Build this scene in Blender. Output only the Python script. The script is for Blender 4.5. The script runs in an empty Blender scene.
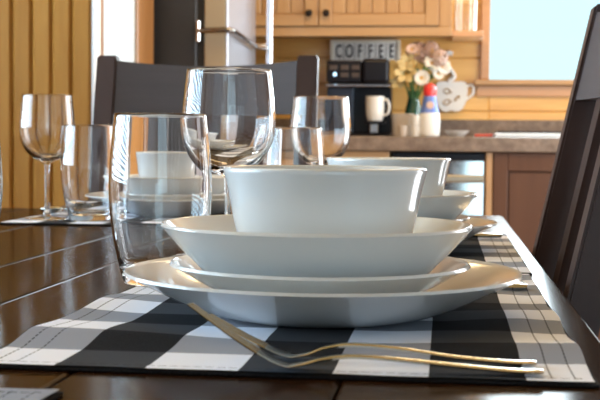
import bpy, bmesh, math, random
from mathutils import Vector, Matrix
random.seed(7)
S = bpy.context.scene
COL = S.collection
PI = math.pi

# ------------------------------------------------------------------ materials
def nt(name):
    m = bpy.data.materials.new(name); m.use_nodes = True
    n = m.node_tree; b = n.nodes['Principled BSDF']
    return m, n, b
def plain(name, col, rough=.4, metal=0., coat=0., spec=.5, emit=None, es=1.):
    m, n, b = nt(name)
    b.inputs['Base Color'].default_value = (*col, 1)
    b.inputs['Roughness'].default_value = rough
    b.inputs['Metallic'].default_value = metal
    b.inputs['Coat Weight'].default_value = coat
    b.inputs['Coat Roughness'].default_value = .08
    b.inputs['Specular IOR Level'].default_value = spec
    if emit:
        b.inputs['Emission Color'].default_value = (*emit, 1); b.inputs['Emission Strength'].default_value = es
    return m
def mth(n, op, a, b=None, c=None):
    x = n.nodes.new('ShaderNodeMath'); x.operation = op
    for i, v in enumerate((a, b, c)):
        if v is None: continue
        if isinstance(v, (int, float)): x.inputs[i].default_value = v
        else: n.links.new(v, x.inputs[i])
    return x.outputs[0]
def mixc(n, f, a, b):
    x = n.nodes.new('ShaderNodeMix'); x.data_type = 'RGBA'
    for s, v in ((0, f), (6, a), (7, b)):
        if isinstance(v, (int, float)): x.inputs[s].default_value = v
        elif isinstance(v, tuple): x.inputs[s].default_value = (*v, 1) if len(v) == 3 else v
        else: n.links.new(v, x.inputs[s])
    return x.outputs[2]
def coords(n, scale):
    t = n.nodes.new('ShaderNodeTexCoord'); mp = n.nodes.new('ShaderNodeMapping')
    mp.inputs['Scale'].default_value = scale
    n.links.new(t.outputs['Object'], mp.inputs['Vector'])
    return mp
def noise(n, vec, scale, detail=4, dist=0.):
    t = n.nodes.new('ShaderNodeTexNoise'); t.inputs['Scale'].default_value = scale
    t.inputs['Detail'].default_value = detail; t.inputs['Distortion'].default_value = dist
    n.links.new(vec, t.inputs['Vector']); return t.outputs['Fac']
def wood(name, c1, c2, axis='x', rough=.35, coat=.3, grain=22., var=.35, knots=None, bump=.05, spec=.5):
    """wood with grain stretched along axis; each board (mesh island) gets its own tone"""
    m, n, b = nt(name)
    sc = {'x': (.09, 1, 1), 'y': (1, .09, 1), 'z': (1, 1, .09)}[axis]
    mp = coords(n, sc)
    g = n.nodes.new('ShaderNodeNewGeometry')
    off = n.nodes.new('ShaderNodeVectorMath'); off.operation = 'ADD'
    n.links.new(mp.outputs[0], off.inputs[0])
    cx = n.nodes.new('ShaderNodeCombineXYZ')
    r7 = mth(n, 'MULTIPLY', g.outputs['Random Per Island'], 7.3)
    for i in range(3): n.links.new(r7, cx.inputs[i])
    n.links.new(cx.outputs[0], off.inputs[1])
    f1 = noise(n, off.outputs[0], grain, 5, .6)
    f2 = noise(n, off.outputs[0], grain * 5, 3, .2)
    f = mth(n, 'ADD', mth(n, 'MULTIPLY', f1, .75), mth(n, 'MULTIPLY', f2, .25))
    f = mth(n, 'MULTIPLY_ADD', f, 2.2, -.6)
    f = mth(n, 'ADD', f, mth(n, 'MULTIPLY_ADD', g.outputs['Random Per Island'], var, -var / 2))
    x = mth(n, 'MINIMUM', mth(n, 'MAXIMUM', f, 0.), 1.)
    col = mixc(n, x, c1, c2)
    if knots:
        v = n.nodes.new('ShaderNodeTexVoronoi'); v.inputs['Scale'].default_value = 2.4
        mk = coords(n, {'x': (.5, 1.6, 1.6), 'y': (1.6, .5, 1.6), 'z': (1.6, 1.6, .5)}[axis])
        n.links.new(mk.outputs[0], v.inputs['Vector'])
        k = mth(n, 'LESS_THAN', v.outputs['Distance'], .05)
        col = mixc(n, mth(n, 'MULTIPLY', k, .75), col, knots)
    n.links.new(col, b.inputs['Base Color'])
    b.inputs['Roughness'].default_value = rough
    b.inputs['Specular IOR Level'].default_value = spec
    b.inputs['Coat Weight'].default_value = coat; b.inputs['Coat Roughness'].default_value = .12
    bp = n.nodes.new('ShaderNodeBump'); bp.inputs['Strength'].default_value = bump; bp.inputs['Distance'].default_value = .002
    n.links.new(f2, bp.inputs['Height']); n.links.new(bp.outputs[0], b.inputs['Normal'])
    return m
def speckle(name, c1, c2, scale, rough=.35):
    m, n, b = nt(name); mp = coords(n, (1, 1, 1))
    f = mth(n, 'ADD', mth(n, 'MULTIPLY', noise(n, mp.outputs[0], scale, 6), .6), mth(n, 'MULTIPLY', noise(n, mp.outputs[0], scale * 6, 4), .4))
    f = mth(n, 'MULTIPLY_ADD', f, 3., -1.)
    f = mth(n, 'MINIMUM', mth(n, 'MAXIMUM', f, 0.), 1.)
    n.links.new(mixc(n, f, c1, c2), b.inputs['Base Color'])
    b.inputs['Roughness'].default_value = rough
    return m
def glass(name, col=(1, 1, 1), ior=1.5, rough=0.):
    m, n, b = nt(name)
    b.inputs['Base Color'].default_value = (*col, 1); b.inputs['Roughness'].default_value = rough
    b.inputs['Transmission Weight'].default_value = 1.; b.inputs['IOR'].default_value = ior
    return m
def pane(name, tint=(1, 1, 1)):
    m = bpy.data.materials.new(name); m.use_nodes = True; n = m.node_tree; n.nodes.clear()
    o = n.nodes.new('ShaderNodeOutputMaterial'); mx = n.nodes.new('ShaderNodeMixShader')
    t = n.nodes.new('ShaderNodeBsdfTransparent'); g = n.nodes.new('ShaderNodeBsdfGlossy'); f = n.nodes.new('ShaderNodeFresnel')
    t.inputs[0].default_value = (*tint, 1); g.inputs['Roughness'].default_value = 0.
    f.inputs[0].default_value = 1.12; n.links.new(f.outputs[0], mx.inputs[0]); n.links.new(t.outputs[0], mx.inputs[1]); n.links.new(g.outputs[0], mx.inputs[2])
    n.links.new(mx.outputs[0], o.inputs[0]); return m

def check_cloth(name, x0, y0, c, W, D):
    """buffalo check: white, grey where stripes cross, black; stitched hems"""
    m, n, b = nt(name)
    t = n.nodes.new('ShaderNodeTexCoord'); sp = n.nodes.new('ShaderNodeSeparateXYZ')
    n.links.new(t.outputs['Object'], sp.inputs[0])
    X, Y = sp.outputs[0], sp.outputs[1]
    def stripe(v, o):
        k = mth(n, 'FLOORED_MODULO', mth(n, 'DIVIDE', mth(n, 'SUBTRACT', v, o), c), 2.)
        return mth(n, 'GREATER_THAN', k, 1.)
    sx, sy = stripe(X, x0), stripe(Y, y0)
    nz = noise(n, coords(n, (1, 1, 1)).outputs[0], 900., 2)
    twill = mth(n, 'FLOORED_MODULO', mth(n, 'MULTIPLY', mth(n, 'ADD', X, Y), 700.), 1.)
    ca = mixc(n, sy, (.86, .88, .96), (.30, .315, .36))
    cb = mixc(n, sy, (.050, .052, .058), (.010, .010, .012))
    c1 = mixc(n, sx, ca, cb)
    c1 = mixc(n, mth(n, 'MULTIPLY', nz, .04), c1, (.5, .5, .52))
    # running stitch, dark, 11 mm inside the edge
    ax, ay = mth(n, 'ABSOLUTE', X), mth(n, 'ABSOLUTE', Y)
    dx, dy = mth(n, 'SUBTRACT', W / 2, ax), mth(n, 'SUBTRACT', D / 2, ay)
    def line(d, along, other, at, wd):
        l = mth(n, 'LESS_THAN', mth(n, 'ABSOLUTE', mth(n, 'SUBTRACT', d, at)), wd)
        dash = mth(n, 'LESS_THAN', mth(n, 'FLOORED_MODULO', mth(n, 'MULTIPLY', along, 160.), 1.), .72)
        inside = mth(n, 'GREATER_THAN', other, .006)
        return mth(n, 'MULTIPLY', mth(n, 'MULTIPLY', l, dash), inside)
    st = mth(n, 'MAXIMUM', line(dx, Y, dy, .0095, .0005), line(dy, X, dx, .008, .0007))
    st = mth(n, 'MAXIMUM', st, line(dx, Y, dy, .021, .0005))
    c1 = mixc(n, mth(n, 'MULTIPLY', st, .85), c1, (.02, .02, .022))
    n.links.new(c1, b.inputs['Base Color'])
    b.inputs['Roughness'].default_value = 1.; b.inputs['Specular IOR Level'].default_value = .04
    bp = n.nodes.new('ShaderNodeBump'); bp.inputs['Strength'].default_value = .35; bp.inputs['Distance'].default_value = .0006
    n.links.new(mth(n, 'ADD', twill, nz), bp.inputs['Height']); n.links.new(bp.outputs[0], b.inputs['Normal'])
    return m

M = {}
M['pine_back'] = wood('pine horizontal boards', (.66, .32, .07), (.88, .54, .16), 'x', .3, .4, 14, .3, knots=(.22, .085, .025))
M['pine_left'] = wood('pine upright boards', (.29, .118, .016), (.43, .198, .036), 'z', .5, 0, 16, .35, spec=.15)
M['pine_cab'] = wood('pine cabinet boards', (.41, .225, .092), (.57, .35, .165), 'z', .35, .3, 14, .3)
M['pine_rail'] = wood('pine cabinet rails', (.41, .225, .092), (.57, .35, .165), 'x', .35, .3, 14, .25)
M['pine_trim'] = wood('pine window trim', (.50, .26, .12), (.66, .37, .19), 'x', .35, .3, 14, .2)
M['casing'] = wood('window casing wood', (.20, .09, .028), (.40, .19, .06), 'z', .3, .4, 12, .3)
M['ceil'] = wood('pine ceiling boards', (.55, .28, .08), (.75, .44, .15), 'y', .5, .1, 14, .3)
M['floor'] = wood('floor boards', (.13, .065, .03), (.24, .12, .055), 'y', .35, .2, 12, .5)
M['table'] = wood('dark stained table boards', (.015, .0055, .002), (.032, .0125, .004), 'y', .24, 0, 16, .35, bump=.0, spec=.04)
def satin(m, ior, k, rough):
    # worn satin finish: only part of the surface keeps a mirror-like film
    n = m.node_tree; b = n.nodes['Principled BSDF']; o = n.nodes['Material Output']
    f = n.nodes.new('ShaderNodeFresnel'); f.inputs[0].default_value = ior
    g = n.nodes.new('ShaderNodeBsdfGlossy'); g.inputs['Roughness'].default_value = rough
    b.inputs['Specular IOR Level'].default_value = 0.; b.inputs['Roughness'].default_value = .6
    x = n.nodes.new('ShaderNodeMixShader'); n.links.new(mth(n, 'MULTIPLY', f.outputs[0], k), x.inputs[0])
    n.links.new(b.outputs[0], x.inputs[1]); n.links.new(g.outputs[0], x.inputs[2]); n.links.new(x.outputs[0], o.inputs[0])
satin(M['table'], 1.3, .55, .15)
M['chair'] = wood('espresso chair wood', (.038, .020, .016), (.060, .033, .027), 'z', .45, 0, 14, .3, spec=.3)
M['chairrail'] = wood('sheen grey rail wood', (.050, .042, .043), (.085, .071, .072), 'x', .42, 0, 14, .3, spec=.35)  # greyer than the chair wood: sheen put into the base colour
M['brown_panel'] = wood('brown peninsula panel wood', (.070, .026, .010), (.115, .048, .022), 'z', .5, 0, 10, .3)  # darker, redder brown than the cabinet pine
M['counter'] = speckle('brown laminate counter', (.12, .08, .058), (.27, .205, .155), 30, .35)
M['porcelain'] = plain('white glazed porcelain', (.70, .70, .68), .12, coat=.25)
M['mug'] = plain('white glazed mug', (.75, .73, .69), .2, coat=.3)
M['steel'] = plain('polished cutlery steel', (.50, .50, .46), .18, 1.)
M['brushed'] = plain('brushed stainless', (.62, .63, .65), .22, 1.)
M['door_edge'] = plain('beige metal door edge', (.42, .36, .26), .35, .3)
M['fridge_side'] = plain('dark grey fridge side', (.022, .025, .03), .45)
M['black'] = plain('black plastic', (.006, .006, .010), .35, spec=.3)
M['gasket'] = plain('black rubber gasket', (.006, .006, .006), .6)
M['dark_chrome'] = plain('smoky chrome', (.22, .20, .18), .15, 1.)
M['fridge_front'] = plain('satin stainless front', (.42, .43, .48), .28, .6)
M['chrome'] = plain('chrome', (.75, .77, .8), .12, 1.)
M['glass'] = glass('clear drinking glass')
M['green_glass'] = plain('dark green glass', (.015, .075, .04), .08, coat=.5)
M['pane'] = pane('window pane')
M['white'] = plain('white paint', (.8, .8, .78), .4)
M['plaster'] = plain('cool bounce plaster', (.70, .75, .82), .7)  # colour of unseen walls, chosen to cool the bounce light
M['sign_white'] = plain('sign white paint', (.88, .88, .86), .5)
M['ivory'] = plain('ivory paint', (.84, .79, .66), .45)
M['letter'] = plain('charcoal letter paint', (.035, .035, .04), .6)
M['knob'] = plain('dark bronze knob', (.03, .022, .018), .35, .7)
M['red'] = plain('red plastic cap', (.72, .035, .03), .3, coat=.2)
M['blue'] = plain('blue label', (.13, .22, .60), .3)
M['gold'] = plain('golden tan scroll paint', (.42, .25, .08), .4)
M['redcloth'] = plain('red cloth', (.55, .07, .04), .8)
M['black_hem'] = plain('black hem thread', (.012, .012, .014), .95, spec=.1)
M['led'] = plain('lit indicator', (.3, .6, 1), .3, emit=(.55, .8, 1.), es=2.5)
M['button'] = plain('brown grey button', (.07, .05, .042), .4)
M['petal_white'] = plain('white petals', (.66, .62, .54), .7)
M['petal_cream'] = plain('cream yellow petals', (.60, .47, .22), .7)
M['petal_mauve'] = plain('dusty mauve petals', (.42, .27, .22), .75)
M['petal_pink'] = plain('pale pink petals', (.62, .45, .38), .7)
M['flower_eye'] = plain('yellow flower centre', (.55, .30, .06), .8)
M['leaf'] = plain('green leaf', (.085, .20, .05), .55)
M['blind'] = plain('white blind slat', (.82, .85, .88), .5)
def translucent(name, col, f):
    m, n, b = nt(name); b.inputs['Base Color'].default_value = (*col, 1); b.inputs['Roughness'].default_value = .6
    t = n.nodes.new('ShaderNodeBsdfTranslucent'); t.inputs[0].default_value = (*col, 1)
    mx = n.nodes.new('ShaderNodeMixShader'); mx.inputs[0].default_value = f
    n.links.new(b.outputs[0], mx.inputs[1]); n.links.new(t.outputs[0], mx.inputs[2])
    n.links.new(mx.outputs[0], n.nodes['Material Output'].inputs[0]); return m
M['blind_lit'] = translucent('white fabric blind slat', (.88, .92, .95), .65)
M['beige'] = plain('pale beige stoneware', (.55, .47, .40), .4)

# ------------------------------------------------------------------ mesh helpers
def finish(name, bm, mat, parent=None, smooth=False, loc=None, ang=40):
    bmesh.ops.recalc_face_normals(bm, faces=bm.faces)
    me = bpy.data.meshes.new(name); bm.to_mesh(me); bm.free()
    if smooth:
        for p in me.polygons: p.use_smooth = True
        me.set_sharp_from_angle(angle=math.radians(ang))
    me.materials.append(mat)
    o = bpy.data.objects.new(name, me); COL.objects.link(o)
    if smooth and len(me.polygons) < 330:
        wn = o.modifiers.new('Weighted', 'WEIGHTED_NORMAL'); wn.keep_sharp = True
    if parent: o.parent = parent
    if loc: o.location = loc
    return o
def thing(name, label, cat, loc=(0, 0, 0), rz=0., group=None):
    o = bpy.data.objects.new(name, None); COL.objects.link(o)
    o.empty_display_size = .05
    o.location = loc; o.rotation_euler = (0, 0, rz)
    return tag(o, label, cat, group)
def tag(o, label, cat, group=None):
    o['label'] = label; o['category'] = cat
    if group: o['group'] = group
    return o
def struct(o):
    o['kind'] = 'structure'; return o
def copy_tree(o, parent=None):
    c = o.copy(); COL.objects.link(c)
    if parent: c.parent = parent
    for ch in list(o.children): copy_tree(ch, c)
    return c
def box(bm, x0, x1, y0, y1, z0, z1, bev=0., mat=None, seg=1):
    r = bmesh.ops.create_cube(bm, size=1.)
    vs = r['verts']
    for v in vs:
        v.co = Vector(((x0 + x1) / 2 + v.co.x * (x1 - x0), (y0 + y1) / 2 + v.co.y * (y1 - y0), (z0 + z1) / 2 + v.co.z * (z1 - z0)))
    if bev:
        es = list({e for v in vs for e in v.link_edges})
        rb = bmesh.ops.bevel(bm, geom=es, offset=bev, segments=seg, affect='EDGES', profile=.5)
        vs = list({v for f in rb['faces'] for v in f.verts} | {v for v in vs if v.is_valid})
    if mat is not None:
        for v in vs: v.co = mat @ v.co
    return vs
def B(*a, **k):
    bm = bmesh.new(); box(bm, *a, **k); return bm
def spline(pts, k=6):
    """Catmull-Rom through 2-D/3-D points"""
    P = [Vector(p) for p in pts]; out = []
    for i in range(len(P) - 1):
        p0 = P[i - 1] if i else P[0] * 2 - P[1]; p1, p2 = P[i], P[i + 1]
        p3 = P[i + 2] if i + 2 < len(P) else P[-1] * 2 - P[-2]
        for j in range(k):
            t = j / k
            out.append(.5 * ((2 * p1) + (p2 - p0) * t + (2 * p0 - 5 * p1 + 4 * p2 - p3) * t * t + (3 * p1 - p0 - 3 * p2 + p3) * t ** 3))
    out.append(P[-1]); return out
def lathe(bm, prof, seg=64, c=(0, 0, 0)):
    """prof: (r, z) list; r == 0 ends become poles"""
    rings = []
    for r, z in prof:
        if r < 1e-6: rings.append([bm.verts.new((c[0], c[1], c[2] + z))])
        else: rings.append([bm.verts.new((c[0] + r * math.cos(2 * PI * i / seg), c[1] + r * math.sin(2 * PI * i / seg), c[2] + z)) for i in range(seg)])
    for a, b in zip(rings, rings[1:]):
        for i in range(seg):
            j = (i + 1) % seg
            q = [a[i % len(a)], a[j % len(a)], b[j % len(b)], b[i % len(b)]]
            u = []
            for v in q:
                if v not in u: u.append(v)
            if len(u) > 2:
                try: bm.faces.new(u)
                except ValueError: pass
    return bm
def L(prof, seg=64, c=(0, 0, 0)):
    return lathe(bmesh.new(), prof, seg, c)
def tube(bm, pts, r, seg=10, cap=True):
    P = [Vector(p) for p in pts]; R = r if isinstance(r, (list, tuple)) else [r] * len(P)
    rings = []; up = None
    for i, p in enumerate(P):
        t = (P[min(i + 1, len(P) - 1)] - P[max(i - 1, 0)]).normalized()
        if up is None:
            up = Vector((0, 0, 1)) if abs(t.z) < .9 else Vector((1, 0, 0))
        s = t.cross(up).normalized(); up = s.cross(t).normalized()
        rings.append([bm.verts.new(p + R[i] * (math.cos(2 * PI * k / seg) * s + math.sin(2 * PI * k / seg) * up)) for k in range(seg)])
    for a, b in zip(rings, rings[1:]):
        for k in range(seg): bm.faces.new((a[k], a[(k + 1) % seg], b[(k + 1) % seg], b[k]))
    if cap:
        bm.faces.new(rings[0]); bm.faces.new(rings[-1])
    return bm
def strip(bm, stations):
    """sweep along x: station = (x, yc, z_centre, half_width, half_thick, crown) -> lens-like section"""
    rings = []
    for x, yc, z, w, h in stations:
        sec = [(-1, 0), (-.75, .75), (0, 1), (.75, .75), (1, 0), (.75, -.8), (0, -1), (-.75, -.8)]
        rings.append([bm.verts.new((x, yc + a * w, z + b * h)) for a, b in sec])
    n = 8
    for a, b in zip(rings, rings[1:]):
        for k in range(n): bm.faces.new((a[k], a[(k + 1) % n], b[(k + 1) % n], b[k]))
    bm.faces.new(rings[0]); bm.faces.new(rings[-1])
    return bm
def extr(bm, poly, axis_mat, depth):
    """prism from 2-D polygon (x,z) extruded along +y by depth, then transformed"""
    a = [bm.verts.new(axis_mat @ Vector((x, 0, z))) for x, z in poly]
    b = [bm.verts.new(axis_mat @ Vector((x, depth, z))) for x, z in poly]
    n = len(poly)
    bm.faces.new(a); bm.faces.new(b[::-1])
    for i in range(n): bm.faces.new((a[i], a[(i + 1) % n], b[(i + 1) % n], b[i]))
    return bm

# ------------------------------------------------------------------ setting: room shell
RX0, RX1, RY0, RY1, RZ = -2.4, 2.1, -2.6, 5.40, 2.45
bm = bmesh.new()
x = RX0
while x < RX1:
    box(bm, x + .001, min(x + .119, RX1), RY0, RY1, -.02, 0., .002); x += .12
struct(finish('floor', bm, M['floor']))
bm = bmesh.new(); x = RX0
while x < RX1:
    box(bm, x + .001, min(x + .139, RX1), RY0, RY1, RZ, RZ + .02, .004); x += .14
struct(finish('ceiling', bm, M['ceil']))

def boards_h(bm, x0, x1, z0, z1, y0, y1, w, phase):
    k = math.floor((z0 - phase) / w)
    while phase + k * w < z1:
        a, b = max(z0, phase + k * w + .0015), min(z1, phase + (k + 1) * w - .0015)
        if b - a > .008: box(bm, x0, x1, y0, y1, a, b, .004)
        k += 1
    box(bm, x0, x1, y0 + .012, y1 + .01, z0, z1)
# back wall with the window opening (x .19..1.45, z 1.16..2.05)
bm = bmesh.new(); wy0, wy1 = RY1, RY1 + .03
PW, PH = .118, 1.258
boards_h(bm, RX0, .19, 0, RZ, wy0, wy1, PW, PH)
boards_h(bm, 1.45, RX1, 0, RZ, wy0, wy1, PW, PH)
boards_h(bm, .19, 1.45, 0, 1.16, wy0, wy1, PW, PH)
boards_h(bm, .19, 1.45, 2.05, RZ, wy0, wy1, PW, PH)
struct(finish('wall_back', bm, M['pine_back']))

# left partition with upright boards, facing the camera
PE, PY = -.922, 3.065
bm = bmesh.new(); x = PE; first = True
while x > RX0:
    w = .054
    box(bm, max(x - w + .002, RX0), x - .002, PY, PY + .02, 0, RZ, .006); x -= w
box(bm, RX0, PE, PY + .012, PY + .05, 0, RZ)
struct(finish('wall_partition', bm, M['pine_left']))
struct(finish('gap_light_strip', B(PE + .001, PE + .009, PY + .0, PY + .055, 0, RZ, .002), M['white']))  # white strip standing in for window light through the gap
# kitchen left wall (x = -.98) with a window between y 3.19 and 3.74
WX = -.979
bm = bmesh.new()
box(bm, WX - .04, WX, PY + .06, 3.19, 0, RZ); box(bm, WX - .04, WX, 3.74, 3.955, 0, RZ)
box(bm, WX - .04, WX, 3.19, 3.74, 0, 1.05); box(bm, WX - .04, WX, 3.19, 3.74, 2.1, RZ)
struct(finish('wall_left', bm, M['pine_left']))
# niche walls behind the fridge
bm = bmesh.new(); box(bm, -1.60, -1.57, 3.955, RY1, 0, RZ); box(bm, -1.57, -1.02, 3.915, 3.955, 0, RZ)
struct(finish('wall_niche', bm, M['pine_left']))
w = struct(finish('window_1', B(WX - .032, WX - .026, 3.191, 3.739, 1.051, 2.099), M['pane']))
struct(finish('mullion', B(WX - .024, WX + .002, 3.27, 3.375, 1.112, 2.099, .003), M['casing'], w))
struct(finish('window_casing', B(WX + .0005, WX + .010, 3.728, 3.935, .3, 2.3, .004), M['casing'], w))
struct(finish('window_sill', B(WX - .024, WX + .006, 3.192, 3.727, 1.052, 1.110, .003), M['white'], w))
t = thing('window_blind', 'white vertical slat blind in the bright left window beside the fridge', 'blind', (WX - .012, 3.552, 1.1115))
for i in range(6):
    a = Matrix.Translation((-.001, (i - 2.5) * .056, 0)) @ Matrix.Rotation(math.radians(62 if i < 5 else 50), 4, 'Z')
    finish('slat', B(-.0245, .0245, -.0008, .0008, 0, .925, mat=a), M['blind_lit'], t)
finish('headrail', B(-.011, .011, -.17, .17, .926, .955, .003), M['white'], t)

# dining room left wall with a wide window and horizontal blind (seen in the glasses' reflections)
LY0, LY1, LZ0, LZ1 = .1, 2.3, .85, 2.1
bm = bmesh.new()
box(bm, RX0 - .04, RX0, RY0, LY0, 0, RZ); box(bm, RX0 - .04, RX0, LY1, PY, 0, RZ)
box(bm, RX0 - .04, RX0, LY0, LY1, 0, LZ0); box(bm, RX0 - .04, RX0, LY0, LY1, LZ1, RZ)
struct(finish('wall_side', bm, M['pine_left']))
w = struct(finish('window_2', B(RX0 - .03, RX0 - .024, LY0, LY1, LZ0, LZ1), M['pane']))
bm = bmesh.new()
for a, b in ((LY0 - .08, LY0), (LY1, LY1 + .08), (1.17, 1.23)): box(bm, RX0, RX0 + .02, a, b, LZ0 - .08, LZ1 + .08, .003)
for a, b in ((LZ0 - .08, LZ0), (LZ1, LZ1 + .08)): box(bm, RX0, RX0 + .018, LY0, LY1, a, b, .003)
struct(finish('window_frame', bm, M['casing'], w))
bl = []
bm = bmesh.new()
k = 0
while LZ0 + .03 + k * .045 < LZ1 - .02:
    a = Matrix.Translation((RX0 + .05, 0, LZ0 + .03 + k * .045)) @ Matrix.Rotation(math.radians(-28), 4, 'Y')
    box(bm, -.02, .02, LY0 + .01, LY1 - .01, -.001, .001, mat=a); k += 1
struct(finish('window_blind_slats', bm, M['blind'], w))

# right wall with a window added to light the kitchen, rear wall with a glazed patio door
KY0, KY1, KZ0, KZ1 = 2.7, 4.6, .1, 2.1
bm = bmesh.new()
box(bm, RX1, RX1 + .04, RY0, KY0, 0, RZ); box(bm, RX1, RX1 + .04, KY1, RY1, 0, RZ)
box(bm, RX1, RX1 + .04, KY0, KY1, 0, KZ0); box(bm, RX1, RX1 + .04, KY0, KY1, KZ1, RZ)
struct(finish('wall_right', bm, M['plaster']))
w = struct(finish('window_added', B(RX1 + .02, RX1 + .026, KY0, KY1, KZ0, KZ1), M['pane']))  # unseen window, added to brighten the kitchen and sign
bm = bmesh.new()
for a, b in ((KY0 - .07, KY0), ((KY0 + KY1) / 2 - .03, (KY0 + KY1) / 2 + .03), (KY1, KY1 + .07)): box(bm, RX1 - .018, RX1, a, b, KZ0 - .07, KZ1 + .07, .003)
for a, b in ((KZ0 - .07, KZ0), (KZ1, KZ1 + .07)): box(bm, RX1 - .016, RX1, KY0, KY1, a, b, .003)
struct(finish('window_frame', bm, M['pine_trim'], w))
DX0, DX1, DZ1 = .16, 1.7, 2.1
bm = bmesh.new()
box(bm, RX0, DX0, RY0 - .04, RY0, 0, RZ); box(bm, DX1, RX1, RY0 - .04, RY0, 0, RZ); box(bm, DX0, DX1, RY0 - .04, RY0, DZ1, RZ)
struct(finish('wall_rear', bm, M['plaster']))
d = struct(finish('door_1', B(DX0, DX1, RY0 - .03, RY0 - .024, .04, DZ1), M['pane']))
bm = bmesh.new()
for a, b in ((DX0, DX0 + .03), ((DX0 + DX1) / 2 - .04, (DX0 + DX1) / 2 + .04), (DX1 - .06, DX1)): box(bm, a, b, RY0 - .02, RY0 + .01, .0, DZ1, .003)
for a, b in ((0, .08), (DZ1 - .08, DZ1)): box(bm, DX0, DX1, RY0 - .019, RY0 + .009, a, b, .003)
struct(finish('door_frame', bm, M['white'], d))

# back window: pane, side trim, sill, apron
w = struct(finish('window_3', B(.19, 1.45, RY1 + .02, RY1 + .026, 1.16, 2.05), M['pane']))
bm = bmesh.new()
box(bm, .152, .19, RY1 - .018, RY1 - .001, 1.162, 2.09, .003); box(bm, 1.45, 1.49, RY1 - .018, RY1 - .001, 1.162, 2.09, .003)
box(bm, .19, 1.45, RY1 - .018, RY1 - .001, 2.05, 2.09, .003)
struct(finish('window_frame', bm, M['pine_trim'], w))
struct(finish('window_sill', B(.125, 1.52, RY1 - .05, RY1 + .015, 1.136, 1.16, .004), M['pine_rail'], w))
struct(finish('window_apron', B(.135, 1.50, RY1 - .018, RY1 - .001, 1.087, 1.135, .003), M['pine_trim'], w))

# ------------------------------------------------------------------ kitchen: cabinets, counter, appliances
CY = 4.85       # cabinet fronts / counter front
CT = .905       # counter top
def door_panel(t, name, x0, x1, z0, z1, y, nb, knob=None, stile=.055, rail=.05):
    """framed door of upright boards; returns the door"""
    d = finish(name, B(x0, x0 + stile, y - .02, y, z0, z1, .003), M['pine_cab'], t)
    finish('door_stile', B(x1 - stile, x1, y - .02, y, z0, z1, .003), M['pine_cab'], d)
    for a, b in ((z0, z0 + rail), (z1 - rail, z1)): finish('door_rail', B(x0 + stile, x1 - stile, y - .019, y, a, b, .003), M['pine_rail'], d)
    bm = bmesh.new(); W = (x1 - x0 - 2 * stile) / nb
    for i in range(nb):
        box(bm, x0 + stile + i * W + .001, x0 + stile + (i + 1) * W - .001, y - .011, y - .001, z0 + rail, z1 - rail, .004)
    finish('board_panel', bm, M['pine_cab'], d)
    if knob:
        finish('knob', L([(0, 0), (.007, 0), (.006, .01), (.014, .016), (.015, .022), (.010, .028), (0, .029)], 20), M['knob'], d, True)
        k = d.children[-1]; k.rotation_euler = (PI / 2, 0, 0); k.location = (knob[0], y - .02, knob[1])
    return d
# upper cabinet
t = thing('wall_cabinet', 'long pine wall cabinet with framed board doors above the coffee maker', 'cabinet', (0, 0, 0))
UX0, UX1, UY = -.90, .021, 5.05
bm = bmesh.new(); box(bm, UX0, UX1, UY + .002, RY1 - .004, 1.345, 2.2, .002)
finish('body', bm, M['pine_cab'], t)
bm = bmesh.new(); box(bm, UX0, UX1, UY - .006, UY + .002, 1.324, 1.362, .002)
finish('bottom_rail', bm, M['pine_rail'], t)
finish('end_stile', B(-.03, UX1, UY - .005, UY + .001, 1.3625, 2.2, .002), M['pine_cab'], t)
door_panel(t, 'door', UX0 + .005, -.537, 1.366, 2.18, UY, 4, (-.572, 1.417))
door_panel(t, 'door', -.532, -.034, 1.366, 2.18, UY, 7, (-.50, 1.417))
# glass jar on end shelf
t = thing('wall_shelf', 'small pink brown end shelf between wall cabinet and window trim', 'shelf', (.085, 5.26, 1.34))
finish('board', B(-.062, .066, -.13, .13, -.012, .014, .003), M['pine_trim'], t)
finish('end_cap', B(.0665, .0715, -.128, .128, -.010, .012, .001), M['pine_trim'], t)
t = thing('glass_jar', 'tall clear glass jar standing on the end shelf by the window', 'jar', (.080, 5.24, 1.3545))
finish('body', L([(0, 0)] + [tuple(p) for p in spline([(.038, 0), (.046, .006), (.047, .05), (.047, .19), (.036, .215), (.036, .23)], 4)] + [tuple(p) for p in spline([(.033, .23), (.033, .214), (.044, .188), (.044, .012), (.036, .007)], 4)] + [(0, .007)], 40), M['glass'], t, True)
finish('lid', L([(0, .2305), (.039, .2305), (.039, .25), (.012, .256), (.012, .27), (0, .272)], 32), M['chrome'], t, True)

# base cabinet left of the dishwasher
t = thing('base_cabinet', 'orange pine base cabinet under the counter left of the dishwasher', 'cabinet')
finish('body', B(-.845, -.222, CY + .02, RY1 - .004, .1, .844, .002), M['pine_cab'], t)
bm = bmesh.new(); box(bm, -.845, -.222, CY + .004, CY + .02, .815, .844, .002); box(bm, -.845, -.80, CY + .004, CY + .02, .1, .8145, .002)
box(bm, -.265, -.222, CY + .004, CY + .02, .1, .8145, .002)
finish('face_frame', bm, M['pine_rail'], t)
for a, b in ((-.795, -.535), (-.53, -.27)):
    dr = finish('drawer', B(a, b, CY, CY + .019, .68, .81, .004), M['pine_rail'], t)
    k = finish('knob', L([(0, 0), (.007, 0), (.006, .01), (.014, .016), (.015, .022), (.010, .028), (0, .029)], 20), M['knob'], dr, True)
    k.rotation_euler = (PI / 2, 0, 0); k.location = ((a + b) / 2, CY, .745)
    door_panel(t, 'door', a, b, .12, .665, CY + .019, 3, (b - .03 if a < -.6 else a + .03, .62))
finish('toe_kick', B(-.845, -.222, CY + .08, CY + .1, 0, .099), M['brown_panel'], t)
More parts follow.
